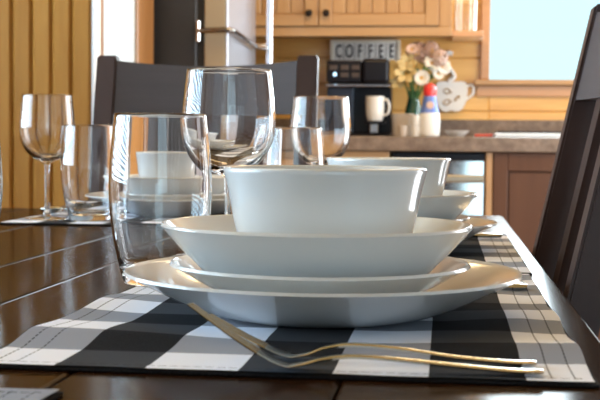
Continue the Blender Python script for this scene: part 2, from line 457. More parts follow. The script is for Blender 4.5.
# dishwasher
t = thing('dishwasher', 'stainless dishwasher with black control strip under the counter', 'dishwasher')
finish('body', B(-.212, .160, CY + .03, RY1 - .01, .08, .842, .003), M['black'], t)
finish('door', B(-.210, .158, CY, CY + .029, .12, .812, .004), plain('dishwasher stainless', (.75, .75, .74), .07, 1.), t)
finish('control_strip', B(-.210, .158, CY + .002, CY + .029, .8125, .840, .003), M['black'], t)
h = finish('handle', B(-.19, .155, CY - .045, CY - .025, .722, .752, .006, seg=2), plain('handle tan metal', (.42, .36, .27), .3, .7), t, True)
for xx in (-.16, .12): finish('standoff', B(xx, xx + .02, CY - .025, CY, .728, .746), M['brushed'], h)
finish('toe_kick', B(-.21, .158, CY + .08, CY + .1, 0, .079), M['black'], t)
# peninsula end cabinet
t = thing('corner_cabinet', 'dark brown corner cabinet panel below the window right of the dishwasher', 'cabinet')
finish('body', B(.192, 1.6, CY + .012, RY1 - .004, .0, .844, .002), M['brown_panel'], t)
finish('stile', B(.164, .190, CY, CY + .03, .0, .844, .002), M['pine_cab'], t)
bm = bmesh.new()
box(bm, .193, .25, CY - .004, CY + .0115, .0, .843, .003); box(bm, .72, .78, CY - .004, CY + .0115, .0, .843, .003)
box(bm, .25, .72, CY - .004, CY + .0115, .77, .843, .003); box(bm, .25, .72, CY - .004, CY + .0115, 0., .1, .003)
finish('face_frame', bm, M['brown_panel'], t)
door_bm = bmesh.new(); box(door_bm, .255, .715, CY + .004, CY + .0115, .105, .765, .003)
finish('door', door_bm, M['brown_panel'], t)
# worktop
bm = bmesh.new(); box(bm, -.845, 1.6, CY - .025, RY1 - .004, .846, CT, .006, seg=2)
t = finish('countertop', bm, M['counter'], None, True)
tag(t, 'long brown speckled laminate countertop with short upstand along the back wall', 'countertop')
finish('backsplash', B(-.845, 1.6, RY1 - .024, RY1 - .0045, CT + .0005, .984, .003), M['counter'], t)

# fridge
FX, FY0, FY1 = -.7305, 4.0, 4.60
t = thing('refrigerator', 'tall stainless refrigerator with dark grey side in the left niche', 'refrigerator')
finish('cabinet_body', B(-1.50, FX - .106, FY0 + .002, FY1, .02, 1.82, .006), M['fridge_side'], t)
finish('gasket', B(FX - .105, FX - .082, FY0 + .006, FY1 - .004, .06, 1.81), M['gasket'], t)
d = finish('door', B(FX - .081, FX - .007, FY0, FY1, .62, 1.82, .006, seg=2), M['door_edge'], t, True)
finish('front_panel', B(FX - .0065, FX, FY0 + .003, FY1 - .003, .625, 1.815, .003), M['fridge_front'], d, True)
finish('freezer_drawer', B(FX - .081, FX, FY0, FY1, .08, .61, .008, seg=2), M['fridge_front'], t, True)
bm = bmesh.new(); tube(bm, [(-.672, 4.565, .75), (-.672, 4.565, 1.75)], .0115, 14)
h = finish('handle', bm, M['chrome'], d, True)
for z in (.80, 1.245, 1.70):
    bm = bmesh.new(); tube(bm, [(FX, 4.565, z), (-.683, 4.565, z)], .009, 10); finish('standoff', bm, M['chrome'], h, True)
bm = bmesh.new()
tube(bm, spline([(FX - .1, FY0 - .016, 1.249), (FX - .012, FY0 - .018, 1.252), (FX + .012, FY0 - .004, 1.252), (FX + .017, FY0 + .05, 1.251), (FX + .019, 4.28, 1.243), (FX + .020, 4.46, 1.236)], 6), .009, 12)
tw = finish('towel_bar', bm, M['dark_chrome'], t, True)
finish('bracket', B(FX - .107, FX - .092, FY0 - .022, FY0 - .001, 1.212, 1.285, .004), M['chrome'], tw)
bm = bmesh.new(); tube(bm, [(FX + .021, 4.462, 1.236), (-.684, 4.55, 1.236)], .010, 10); finish('end_clip', bm, M['chrome'], tw, True)

# coffee maker
t = thing('coffee_maker', 'black coffee maker with control panel on the counter below the sign', 'coffee maker', (-.365, 5.17, CT + .001))
finish('back_body', B(-.134, .134, .0, .13, .012, .30, .008, seg=2), M['black'], t, True)
finish('base', B(-.134, .134, -.13, .13, 0, .0115, .004), M['black'], t)
finish('water_tank', B(-.134, -.02, -.10, -.001, .012, .2065, .006, seg=2), plain('smoked tank plastic', (.012, .016, .03), .12, coat=.4), t, True)
cp = finish('control_panel', B(-.134, .012, -.13, -.0005, .225, .318, .008, seg=2), M['black'], t, True)
finish('chrome_strip', B(-.137, .134, -.135, -.001, .2075, .2165, .003), M['chrome'], t)
finish('mid_band', B(-.132, .130, -.128, -.001, .217, .2205), M['black'], t)
finish('brew_head', B(.016, .130, -.145, -.0005, .221, .325, .018, seg=3), M['black'], t, True)
for r in range(2):
    for c in range(3):
        x, z = -.122 + c * .047, .288 - r * .031
        led = (r, c) == (1, 0)
        finish('display_light' if led else 'button', B(x + (.018 if led else 0), x + (.03 if led else .034), -.1345, -.1305, z - (.012 if not led else .006), z + .008, .002), M['led'] if led else M['button'], cp)
finish('drip_stand', B(.05, .085, -.12, -.07, .012, .054, .004), M['brushed'], t)
finish('drip_tray', B(.025, .115, -.135, -.045, .0545, .062, .003), M['black'], t)
def mug(bmname, loc, label, r, h, mat, rz, group=None):
    t = thing(bmname, label, 'mug', loc, rz, group)
    finish('body', L([(0, .0005)] + [tuple(p) for p in spline([(r * .68, .0), (r * .82, .006), (r * .97, h * .4), (r, h)], 5)] + [(r - .004, h)] + [tuple(p) for p in spline([(r - .006, h * .9), (r * .9, h * .4), (r * .7, .008)], 4)] + [(0, .007)], 40), mat, t, True)
    bm = bmesh.new()
    tube(bm, spline([(r * .95, 0, h * .85), (r * 1.35, 0, h * .86), (r * 1.6, 0, h * .62), (r * 1.45, 0, h * .32), (r * .93, 0, h * .22)], 5), .0055, 10)
    finish('handle', bm, mat, t, True)
    return t
mug('coffee_mug', (-.295, 5.08, CT + .0635), 'white mug with handle standing on the coffee maker drip tray', .040, .105, M['mug'], -.35)

# sign
t = thing('wall_sign', 'ivory framed sign reading COFFEE on the wall behind coffee maker', 'sign', (-.36, RY1 - .0035, 1.285))
finish('board', B(-.142, .142, -.012, -.001, -.042, .042, .001), M['sign_white'], t)
for z0, z1, x0, x1 in ((.040, .052, -.157, .157), (-.052, -.040, -.157, .157)):
    finish('frame_rail', B(x0, x1, -.02, -.001, z0, z1, .002), M['ivory'], t)
for x0, x1 in ((-.157, -.1425), (.1425, .157)):
    finish('frame_stile', B(x0, x1, -.0195, -.001, -.0399, .0399, .002), M['ivory'], t)
dg = bpy.context.evaluated_depsgraph_get()
for i, chv in enumerate('COFFEE'):
    cu = bpy.data.curves.new('letter', 'FONT'); cu.body = chv; cu.size = .082; cu.align_x = 'CENTER'; cu.extrude = .001
    cu.offset = .0012
    tmp = bpy.data.objects.new('tmp_letter', cu); COL.objects.link(tmp)
    bpy.context.view_layer.update()
    me = bpy.data.meshes.new_from_object(tmp.evaluated_get(bpy.context.evaluated_depsgraph_get()))
    bpy.data.objects.remove(tmp); bpy.data.curves.remove(cu)
    me.name = 'letter'; me.materials.clear(); me.materials.append(M['letter'])
    o = bpy.data.objects.new('letter', me); COL.objects.link(o); o.parent = t
    o.rotation_euler = (PI / 2, 0, 0); o.scale = (.52, 1., 1.); o.location = (-.118 + i * .0472, -.0135, -.026)
    if i:
        finish('divider', B(-.1427 + i * .0472 - .0012, -.1427 + i * .0472 + .0012, -.0128, -.0121, -.036, .036), M['letter'], t)

# cups, creamer, vase, plaque, dishes
t = thing('canister', 'pale beige round canister on counter between coffee maker and vase', 'canister', (-.178, 5.12, CT + .001))
finish('body', L([(0, 0), (.042, 0), (.046, .006), (.047, .088)] + [(.043, .0885), (.042, .01), (0, .009)], 40), M['beige'], t, True)
finish('rim', L([(.0432, .0887), (.0485, .0887), (.0485, .096), (.0432, .096), (.0432, .0887)], 40), M['beige'], t, True)
cup_l = ['small white cup, lower of the two stacked beside the white creamer bottle', 'small white cup, upper of the two stacked beside the white creamer bottle']
def cup(loc, label, r=.024, h=.044, mat='mug', group=None):
    o = finish('cup', L([(0, .001), (r * .72, 0), (r * .8, .003), (r, h), (r - .002, h), (r * .74, .006), (0, .005)], 32), M[mat], None, True)
    o.location = loc; tag(o, label, 'cup', group); return o
cup((-.122, 5.03, CT + .001), cup_l[0], group='cups beside the creamer')
cup((-.122, 5.03, CT + .0460), cup_l[1], group='cups beside the creamer')
cup((-.176, 5.02, CT + .001), 'pale beige cup in front of the beige canister', .021, .045, 'beige', 'cups beside the creamer')

t = thing('creamer_bottle', 'white creamer bottle with red cap and blue label on the counter', 'bottle', (-.066, 5.04, CT + .001))
finish('body', L([(0, 0)] + [tuple(p) for p in spline([(.034, 0), (.042, .006), (.044, .05), (.042, .09), (.031, .128), (.026, .160), (.022, .168)], 5)] + [(0, .168)], 40), M['white'], t, True)
finish('label_band', L([tuple(p) for p in spline([(.0412, .098), (.0325, .128), (.0272, .158), (.0235, .1685)], 5)], 40), M['blue'], t, True)
finish('cap', L([(0, .169), (.0245, .169), (.027, .175), (.0275, .192), (.025, .207), (.018, .217), (.008, .2215), (0, .222)], 36), M['red'], t, True)
sw = finish('label_swirl', L([(0, .0), (.016, 0), (.015, .0025), (0, .003)], 20), M['petal_pink'], t, True)
sw.rotation_euler = (PI / 2 - .15, 0, 0); sw.location = (0.003, -.0325, .130)

VX, VY = -.137, 5.19
t = thing('flower_vase', 'dark green glass vase holding the flowers on the counter', 'vase', (VX, VY, CT + .001))
finish('body', L([(0, 0)] + [tuple(p) for p in spline([(.034, 0), (.040, .01), (.043, .06), (.034, .12), (.024, .165), (.030, .195)], 5)] + [tuple(p) for p in spline([(.027, .195), (.021, .165), (.030, .12), (.038, .06), (.034, .012)], 5)] + [(0, .010)], 40), M['green_glass'], t, True)
# flowers: (x, z offset, y, kind, radius, label)
def bloom_bm(kind, r):
    bm = bmesh.new(); rr = random.Random(int(r * 1e5))
    if kind in ('daisy', 'lily'):
        n = 11 if kind == 'daisy' else 6
        wid = r * (.24 if kind == 'daisy' else .3)
        for layer in range(2 if kind == 'daisy' else 1):
            for i in range(n):
                a = 2 * PI * (i + .5 * layer) / n; lift = (.25 if kind == 'daisy' else .75) + .25 * layer
                pts = [(.10, .3), (.45, 1.), (.8, .85), (1., .12)]
                up, dn = [], []
                for s, w in pts:
                    zc = lift * r * math.sin(s * 1.5) * (.7 if kind == 'daisy' else .8)
                    for sgn, lst in ((1, up), (-1, dn)):
                        px, py = s * r, sgn * w * wid
                        lst.append((px * math.cos(a) - py * math.sin(a), px * math.sin(a) + py * math.cos(a), zc + abs(sgn) * .06 * r * w))
                for dz in (0, -.0012):
                    u = [bm.verts.new((p[0], p[1], p[2] + dz)) for p in up]; d_ = [bm.verts.new((p[0], p[1], p[2] + dz)) for p in dn]
                    for k in range(3): bm.faces.new((u[k], u[k + 1], d_[k + 1], d_[k]))
    else:                                        # mop-head of many small florets
        for i in range(85):
            th = rr.uniform(0, 2 * PI); ph = math.acos(rr.uniform(-.25, 1))
            dv = Vector((math.sin(ph) * math.cos(th), math.sin(ph) * math.sin(th), math.cos(ph)))
            c = dv * r * rr.uniform(.72, .95); q = dv.to_track_quat('Z', 'Y').to_matrix()
            for k in range(4):
                a = PI / 2 * k + rr.uniform(0, .5); s = r * .19
                pp = [(0, 0, 0), (s * math.cos(a - .55), s * math.sin(a - .55), .002), (s * 1.25 * math.cos(a), s * 1.25 * math.sin(a), .004), (s * math.cos(a + .55), s * math.sin(a + .55), .002)]
                bm.faces.new([bm.verts.new(c + q @ Vector(p)) for p in pp])
    return bm
FL = [
 (-.120, 1.258, 5.10, 'mop', .050, 'petal_mauve', 'largest dusty mauve mophead flower at the top of the bouquet'),
 (-.068, 1.266, 5.09, 'mop', .042, 'petal_mauve', 'smaller dusty mauve mophead flower right of the largest one atop the bouquet'),
 (-.030, 1.234, 5.07, 'mop', .038, 'petal_pink', 'pale pink mophead flower at upper right of the bouquet'),
 (-.200, 1.178, 5.10, 'lily', .052, 'petal_cream', 'cream yellow lily at the far left of the bouquet above the mug'),
 (-.165, 1.168, 5.06, 'lily', .050, 'petal_cream', 'cream yellow lily low at the left front of the bouquet'),
 (-.160, 1.205, 5.07, 'lily', .044, 'petal_cream', 'cream yellow lily just below the mauve mopheads'),
 (-.195, 1.140, 5.09, 'lily', .040, 'petal_cream', 'pale cream lily drooping lowest at the left of the bouquet'),
 (-.060, 1.212, 5.07, 'daisy', .038, 'petal_white', 'white daisy at the right middle of the bouquet'),
 (-.102, 1.150, 5.05, 'daisy', .034, 'petal_white', 'white daisy lowest of the bouquet left of the red cap'),
 (-.020, 1.200, 5.10, 'daisy', .040, 'petal_white', 'large white daisy at the far right edge of the bouquet'),
 (-.143, 1.268, 5.06, 'daisy', .026, 'petal_pink', 'small pale pink daisy topmost left of the mauve mopheads'),
 (-.085, 1.232, 5.09, 'daisy', .030, 'petal_pink', 'pale pink daisy at the heart of the bouquet'),
 (-.035, 1.170, 5.08, 'daisy', .028, 'petal_white', 'small white daisy low at the right of the bouquet'),
]
mouth = Vector((VX, VY, CT + .19))
for fx, fz, fy, kind, r, pm, lab in FL:
    t = thing('flower', lab, 'flower', (fx, fy, fz), 0, 'flowers in the green vase')
    dv = Vector((fx - VX, (fy - VY) - .10, fz - 1.12)).normalized()
    q = dv.to_track_quat('Z', 'Y')
    p = finish('petals', bloom_bm(kind, r), M[pm], t); p.rotation_euler = q.to_euler()
    if kind != 'mop':
        c = finish('flower_centre', L([(0, -.002), (r * .24, -.001), (r * .22, .006), (0, .011)], 14), M['flower_eye'], t, True); c.rotation_euler = q.to_euler()
    base = mouth + Vector(((fx - VX) * .06, (fy - VY) * .08, -.05)) - Vector((fx, fy, fz))
    bm = bmesh.new(); tube(bm, spline([tuple(base), tuple(base * .55 + Vector((0, 0, .02))), (-dv.x * .003, -dv.y * .003, -dv.z * .003)], 5), .0022, 6)
    finish('stem', bm, M['leaf'], t, True)
def sprig(end, label, n=7, ls=.055):
    e = Vector(end); b = mouth - Vector((0, 0, .05))
    t = thing('leaf_sprig', label, 'leaves', tuple(b), 0, 'leafy sprigs in the green vase')
    path = spline([(0, 0, 0), tuple((e - b) * .5 + Vector((0, 0, .035))), tuple(e - b)], 8)
    bm = bmesh.new(); tube(bm, path, .0022, 6); finish('stem', bm, M['leaf'], t, True)
    bm = bmesh.new(); rr = random.Random(n + int(abs(end[0]) * 1e4))
    for i in range(n):
        p = path[min(len(path) - 1, int(len(path) * (.35 + .65 * i / (n - 1))))]
        a = rr.uniform(0, 2 * PI); dv = Vector((math.cos(a), math.sin(a) - .4, rr.uniform(-.1, .8))).normalized()
        sd = dv.cross(Vector((0, 0, 1))).normalized(); up = sd.cross(dv)
        mid, tip = p + dv * ls * .5 + up * .006, p + dv * ls - up * .004
        v = [bm.verts.new(x) for x in (p, mid + sd * ls * .2, tip, mid - sd * ls * .2, mid + up * .002)]
        for k in range(4): bm.faces.new((v[k], v[(k + 1) % 4], v[4]))
    finish('leaves', bm, M['leaf'], t)
sprig((-.205, 5.12, 1.145), 'leafy green sprig hanging low at the left of the bouquet', 8)
sprig((-.125, 5.08, 1.175), 'leafy green sprig at the front of the bouquet above the vase', 9)
sprig((-.03, 5.10, 1.165), 'leafy green sprig leaning right behind the red cap', 9)
sprig((-.16, 5.13, 1.235), 'leafy green sprig rising at the back of the bouquet', 9)
sprig((-.085, 5.05, 1.19), 'leafy green sprig low between the daisies and the red cap', 10, .05)
sprig((-.175, 5.05, 1.165), 'leafy green sprig at lower left front under the lilies', 9)
sprig((-.07, 5.12, 1.235), 'leafy green sprig between the mauve and white flowers', 9)

# teapot shaped plaque on the wall
t = thing('teapot_plaque', 'white teapot shaped plaque with tan scrolls on wall beside bouquet', 'wall plaque', (.024, RY1 - .0035, 1.085))
poly = spline([(-.062, .062), (-.045, .068), (0, .066), (.045, .068), (.066, .060), (.072, .03), (.066, -.02), (.045, -.058), (.02, -.064), (0, -.06), (-.02, -.066), (-.045, -.056), (-.066, -.015), (-.070, .03), (-.062, .062)], 4)[:-1]
finish('body', extr(bmesh.new(), [tuple(p) for p in poly], Matrix.Translation((0, -.018, 0)), .017), M['white'], t)
bm = bmesh.new(); tube(bm, spline([(.066, -.008, .048), (.092, -.008, .052), (.096, -.008, .015), (.066, -.008, -.012)], 6), .0055, 8); finish('handle', bm, M['white'], t, True)
for s in (1, -1):
    bm = bmesh.new()
    pts = [(-.028 + .022 * (1 - k / 16) * math.cos(k * .55) + .002 * k, -.0205, s * .022 + s * .016 * (1 - k / 18) * math.sin(k * .55)) for k in range(15)]
    tube(bm, pts, .0025, 6); finish('scroll', bm, M['gold'], t, True)
bm = bmesh.new()
pts = [(.024 + .016 * (1 - k / 16) * math.cos(-k * .5 + 1), -.0205, .018 * (1 - k / 18) * math.sin(k * .5) - .01) for k in range(14)]
tube(bm, pts, .0022, 6); finish('scroll', bm, M['gold'], t, True)
bm = bmesh.new(); tube(bm, spline([(-.012, -.010, .068), (.012, -.010, .09), (-.008, -.010, .125), (-.032, -.010, .16), (-.016, -.010, .195), (.004, -.010, .188)], 6), [.010 + .0 * k for k in range(31)], 8)
finish('lid_knob', bm, M['white'], t, True)

# small things on the counter by the window
o = finish('dish', L([(0, .002), (.025, 0), (.030, .004), (.050, .022), (.052, .026), (.049, .026), (.028, .009), (0, .007)], 40), M['porcelain'], None, True)
o.location = (.048, 5.06, CT + .001); tag(o, 'small white dish on the counter right of the creamer bottle', 'dish')
bm = bmesh.new(); box(bm, -.038, .038, -.03, .03, 0, .012, .005, seg=2)
for v in bm.verts: v.co.z += .003 * math.sin(v.co.x * 90) if v.co.z > .006 else 0
o = finish('folded_cloth', bm, M['redcloth'], None, True); o.location = (.158, 5.03, CT + .001); tag(o, 'small folded red cloth on the counter beside the pale tray', 'cloth')
t = thing('tray', 'flat pale tray with dark top on the counter below the window', 'tray', (.40, 5.02, CT + .001))
finish('rim', B(-.20, .20, -.12, .12, 0, .016, .005, seg=2), plain('pale blue tray enamel', (.70, .78, .86), .3), t, True)
finish('dark_top', B(-.19, .19, -.11, .11, .0165, .024, .003), M['black'], t)

# ------------------------------------------------------------------ dining table
T = .76
TX0, TX1, TY0, TY1 = -.87, .097, .10, 2.02
t = thing('dining_table', 'long dark brown plank dining table set with white dishes', 'table', ((TX0 + TX1) / 2, (TY0 + TY1) / 2, 0))
ox, oy = (TX0 + TX1) / 2, (TY0 + TY1) / 2
seams = [TX0, -.72, -.57, -.415, -.320, -.190, -.050, TX1]
bm = bmesh.new()
for a, b in zip(seams, seams[1:]):
    box(bm, a - ox + .0002, b - ox - .0002, TY0 - oy, TY1 - oy, T - .03, T, .0028 if b < TX1 and a > TX0 else .002, seg=2)
finish('tabletop', bm, M['table'], t)
lx0, lx1, ly0, ly1 = TX0 - ox + .05, TX1 - ox - .05, TY0 - oy + .06, TY1 - oy - .06
for xx in (lx0, lx1 - .075):
    for yy in (ly0, ly1 - .075): finish('leg', B(xx, xx + .075, yy, yy + .075, 0, T - .0305, .006), M['table'], t)
for xx in (lx0 + .02, lx1 - .045): finish('apron', B(xx, xx + .025, ly0 + .076, ly1 - .076, T - .12, T - .0305), M['table'], t)
for yy in (ly0 + .02, ly1 - .045): finish('apron', B(lx0 + .076, lx1 - .076, yy, yy + .025, T - .12, T - .0305), M['table'], t)

# ------------------------------------------------------------------ placemats
MAT_TOP = T + .0026
def placemat(x0, x1, y0, y1, label, cx0, cy0, seed, wave=.0004, skew=0.):
    W, D = x1 - x0, y1 - y0; c = ((x0 + x1) / 2, (y0 + y1) / 2, T + .0004)
    t = thing('placemat', label, 'placemat', c, 0, 'checked placemats on the table')
    mat = check_cloth('checked cloth', cx0 - c[0], cy0 - c[1], .0485, W, D)
    rr = random.Random(seed); ph = [rr.uniform(0, 6) for _ in range(6)]
    nx, ny = 60, 80
    def hgt(u, v):
        x, y = (u - .5) * W, (v - .5) * D            # flat under the dishes and along the near edge, rumpled at the sides
        k = max(0., min(1., (math.hypot(x, y + .03) - .09) / .05)) * max(0., min(1., (v * D - .05) / .04)) * min(1., (1 - v) * D / .03)
        k *= max(0., min(1., (math.hypot(x + .146, y - .11) - .035) / .03))
        return k * wave * (.6 + .5 * math.sin(7 * u + 5 * v + ph[0]) + .5 * math.sin(19 * v - 6 * u + ph[1]))
    bm = bmesh.new(); top = []
    for j in range(ny + 1):
        row = []
        for i in range(nx + 1):
            u, v = i / nx, j / ny
            e = .0008 * math.sin(23 * v + ph[2]) * (1 if i in (0, nx) else 0)
            z = .0020 + max(0, hgt(u, v))
            if i in (0, 1, nx - 1, nx) or j in (0, 1, ny - 1, ny): z += .0004
            row.append(bm.verts.new((-W / 2 + W * u + e + skew * (v - .5), -D / 2 + D * v + .0006 * math.sin(31 * u + ph[3]) * (1 if j in (0, ny) else 0), z)))
        top.append(row)
    for j in range(ny):
        for i in range(nx): bm.faces.new((top[j][i], top[j][i + 1], top[j + 1][i + 1], top[j + 1][i]))
    finish('cloth', bm, mat, t, True, ang=80)
    # dark woven backing peeping out round the edge, with a short fringe
    bm = bmesh.new(); f = .0025
    box(bm, -W / 2 - f * 1.3, W / 2 + f * .6, -D / 2 - f * .5, D / 2 + f * .5, 0, .0013)
    if skew:
        for v in bm.verts: v.co.x += skew * v.co.y / D
    bk = finish('backing', bm, M['black_hem'], t)
    bm = bmesh.new()
    for s in (-1, 1):
        for i in range(230):
            x = -W / 2 + W * (i + .5) / 230 + rr.uniform(-.0004, .0004) + skew * s * .5; l = rr.uniform(.001, .0022)
            box(bm, x - .0004, x + .0004, s * (D / 2 + .001), s * (D / 2 + .0012 + l), .0002, .0010)
    f_ = finish('fringe', bm, M['black_hem'], bk); f_['kind'] = 'stuff'
    return t
placemat(-.245, .076, .600, 1.094, 'black and white checked placemat under the nearest place setting with forks', -.2005 - .0485, .600, 1, .0032)
placemat(-.240, .079, 1.103, 1.578, 'black and white checked placemat under the second place setting behind the front bowls', -.2005 - .0485, 1.106, 2)
placemat(-.622, -.140, 1.628, 1.99, 'black and white checked placemat at the far table end before the chair', -.622, 1.628, 3, .0004)
placemat(-.66, -.178, .19, .541, 'dark edged placemat corner at the very front left of the table', -.66 + .0485, .541, 4)

# ------------------------------------------------------------------ crockery
def sp(pts, k=5): return [tuple(p) for p in spline(pts, k)]
def dish(name, outer, inner, foot_r, foot_h):
    """outer: base->rim, inner: rim->centre; foot ring as part"""
    bm = L([(0, outer[0][1])] + sp(outer, 6) + sp([outer[-1], ((outer[-1][0] + inner[0][0]) / 2, max(outer[-1][1], inner[0][1]) + .0009), inner[0]], 3)[1:-1] + sp(inner, 6), 112)
    bmesh.ops.remove_doubles(bm, verts=bm.verts, dist=1e-6)
    o = finish(name, bm, M['porcelain'], None, True, ang=60)
    z = outer[0][1]
    finish('foot_ring', L([(foot_r - .004, z - .0001), (foot_r - .0035, z - foot_h), (foot_r - .001, z - foot_h), (foot_r, z - .0001), (foot_r - .004, z - .0001)], 72), M['porcelain'], o, True)
    return o
plate = dish('dinner_plate', [(.0705, .0010), (.085, .0052), (.10, .0115), (.120, .0215), (.1352, .0290)], [(.1335, .0300), (.118, .0235), (.098, .0142), (.080, .0092), (.05, .0078), (0, .0075)], .066, .0009)
salad = dish('side_plate', [(.052, .0025), (.066, .0068), (.080, .0140), (.094, .0222), (.1025, .0268)], [(.1005, .0278), (.090, .0215), (.074, .0120), (.060, .0072), (.035, .0062), (0, .006)], .051, .0022)
pasta = dish('serving_bowl', [(.046, .0025), (.060, .0068), (.0735, .0125), (.0845, .0232), (.0955, .0345), (.1062, .0468)], [(.1037, .0478), (.0925, .0352), (.081, .0235), (.070, .0140), (.055, .0080), (.03, .0062), (0, .006)], .045, .0022)
cereal = dish('cereal_bowl', [(.034, .0025), (.045, .0075), (.0530, .0160), (.0580, .0290), (.0622, .0445), (.0655, .0625), (.0695, .0790)], [(.0667, .0795), (.0635, .0625), (.0590, .0445), (.0545, .0300), (.049, .0180), (.040, .0095), (.025, .0068), (0, .0065)], .033, .0022)
# stacking: bottom heights above the mat
Z_PLATE = MAT_TOP - .0004
Z_SALAD = Z_PLATE + .0077
Z_PASTA = Z_SALAD + .0063
Z_CEREAL = Z_PASTA + .0063
SET = [(-.082, .815, 'nearest stack beside the forks', (0, -.002, -.0045, .001)), (-.076, 1.345, 'second stack behind the nearest bowls', (0, .003, .008, .0135)), (-.430, 1.862, 'far stack before the end chair', (0, 0, 0, 0))]
for i, (x, y, stack, dx) in enumerate(SET):
    for k, (proto, z, cat, lab, grp) in enumerate(((plate, Z_PLATE, 'plate', 'large white dinner plate at the bottom of the %s', 'white dinner plates'),
                               (salad, Z_SALAD, 'plate', 'white side plate between dinner plate and wide bowl, %s', 'white side plates'),
                               (pasta, Z_PASTA, 'bowl', 'wide white bowl holding a smaller bowl, %s', 'wide white bowls'),
                               (cereal, Z_CEREAL, 'bowl', 'small deep white bowl on top of the %s', 'small deep white bowls'))):
        o = proto if i == 0 else copy_tree(proto)
        o.location = (x + dx[k], y, z)
        tag(o, lab % stack, cat, grp)

# ------------------------------------------------------------------ glasses
def make_wine(loc, label):
    t = thing('wine_glass', label, 'wine glass', loc, 0, 'stemmed wine glasses')
    K = .963
    def L(p, *a): return lathe(bmesh.new(), [(q, z * K) for q, z in p], *a)
    outer = sp([(.0045, .0862), (.010, .0885), (.022, .0945), (.0335, .105), (.0412, .120), (.0443, .139), (.0438, .156), (.0420, .174), (.0400, .192)], 6)
    inner = sp([(.0389, .1922), (.0408, .174), (.0426, .156), (.0431, .139), (.0398, .1215), (.0320, .108), (.0205, .0985), (.009, .0942)], 6)
    finish('bowl', L([(0, .0858)] + outer + inner + [(0, .0936)], 80), M['glass'], t, True, ang=80)
    finish('stem', L([(0, .0046)] + sp([(.0085, .0048), (.0055, .010), (.0040, .020), (.0036, .045), (.0038, .070), (.0044, .0852)], 5) + [(0, .0856)], 32), M['glass'], t, True, ang=80)
    finish('foot', L([(0, .0002)] + sp([(.034, .0002), (.0362, .0010), (.034, .0018), (.020, .0030), (.0086, .0044)], 4) + [(0, .0044)], 64), M['glass'], t, True, ang=80)
    return t
def make_tumbler(loc, label):
    t = thing('tumbler', label, 'tumbler', loc, 0, 'stemless tumblers')
    def L(p, *a): return lathe(bmesh.new(), [(q * 1.03, z * .972) for q, z in p], *a)
    outer = sp([(.0255, .0), (.0290, .003), (.0335, .020), (.0385, .048), (.0408, .075), (.0402, .100), (.0382, .125), (.0362, .143)], 6)
    inner = sp([(.0350, .1432), (.0369, .125), (.0389, .100), (.0395, .075), (.0372, .048), (.0322, .023), (.027, .0135), (.018, .0105)], 6)
    finish('wall', L([(0, .0012), (.018, .0010)] + outer + inner + [(0, .0100)], 80), M['glass'], t, True, ang=80)
    return t
wine = make_wine((-.2045, 1.128, MAT_TOP), 'tall stemmed wine glass right behind the nearest bowls')
for loc, lab in (((-.180, 1.735, T + .0003), 'stemmed wine glass farther back behind the second bowl'), ((-.582, 1.712, MAT_TOP), 'stemmed wine glass at far left against the board wall')):
    c = copy_tree(wine); c.location = loc; c['label'] = lab
    if 'far left' in lab: c.scale = (.91, .91, .99)
tum = make_tumbler((-.2305, .960, MAT_TOP), 'large clear tumbler standing left of the nearest plate')
for loc, lab in (((-.203, 1.615, T + .0003), 'clear tumbler half hidden left of the back wine glass'), ((-.5135, 1.700, MAT_TOP), 'clear tumbler beside the far left wine glass'), ((-.4435, 1.05, T + .0003), 'clear tumbler cut off by the left edge of the photo')):
    c = copy_tree(tum); c.location = loc; c['label'] = lab

# ------------------------------------------------------------------ cutlery
def make_fork(loc, rz, label, x_tip, z_tip, crest, hw_k=1.):
    """handle end at +x, tine tips at -x; profile: heel on the cloth, arched neck, tines sweeping up"""
    t = thing('fork', label, 'fork', loc, rz, 'forks beside the nearest plate')
    hp = spline([(.0945, .0020), (.078, .0022), (.05, .0042), (.022, crest * .85), (-.002, crest), (-.016, crest * .78), (-.026, .0036), (-.0345, .0022)], 6)
    def hw(x):
        if x > -.02: return .0024 + .0048 * max(0, (x + .012) / .107) ** .8
        return .0024 + (.0102 - .0024) * min(1, (-x - .02) / .0145) ** .8
    st = []
    for x, z in hp:
        w = hw(x) * hw_k
        if x > .090: w *= max(.45, math.sqrt(max(0, 1 - ((x - .090) / .005) ** 2)))
        st.append((x, 0, z, w, .0013 if x > -.02 else .0010))
    finish('handle', strip(bmesh.new(), st), M['steel'], t, True)
    xr, zr = -.0345 + (x_tip + .0345) * .30, .0022 + (z_tip - .0022) * .22
    head = spline([(-.0346, .0022), ((-.0345 + xr) / 2, .0022 + (zr - .0022) * .36), (xr, zr)], 5)
    h = finish('head', strip(bmesh.new(), [(x, 0, z, (.0102 + .0003 * math.sin(i / 10 * PI)) * hw_k, .0010) for i, (x, z) in enumerate(head)]), M['steel'], t, True)
    t.rotation_euler.x = math.radians(-5)
    for k in range(4):
        yc = (-.0079 + k * .00527) * hw_k
        dx, dz = x_tip - xr, z_tip - zr
        tp = spline([(xr - .0001, zr), (xr + dx * .34, zr + dz * .31), (xr + dx * .68, zr + dz * .66), (x_tip, z_tip)], 6)
        finish('tine', strip(bmesh.new(), [(x, yc * (1 - .05 * i / 18), z, .0018 * (1 - .45 * i / 18), .0010 * (1 - .4 * i / 18)) for i, (x, z) in enumerate(tp)]), M['steel'], h, True)
    return t
make_fork((-.0435, .6075, MAT_TOP + .0004), math.radians(3.0), 'steel dinner fork nearest the front edge of the placemat', -.0860, .0330, .0076)
make_fork((-.0452, .6340, MAT_TOP + .0004), math.radians(1.2), 'steel fork lying between the front fork and the plate', -.0800, .0232, .0090, .95)
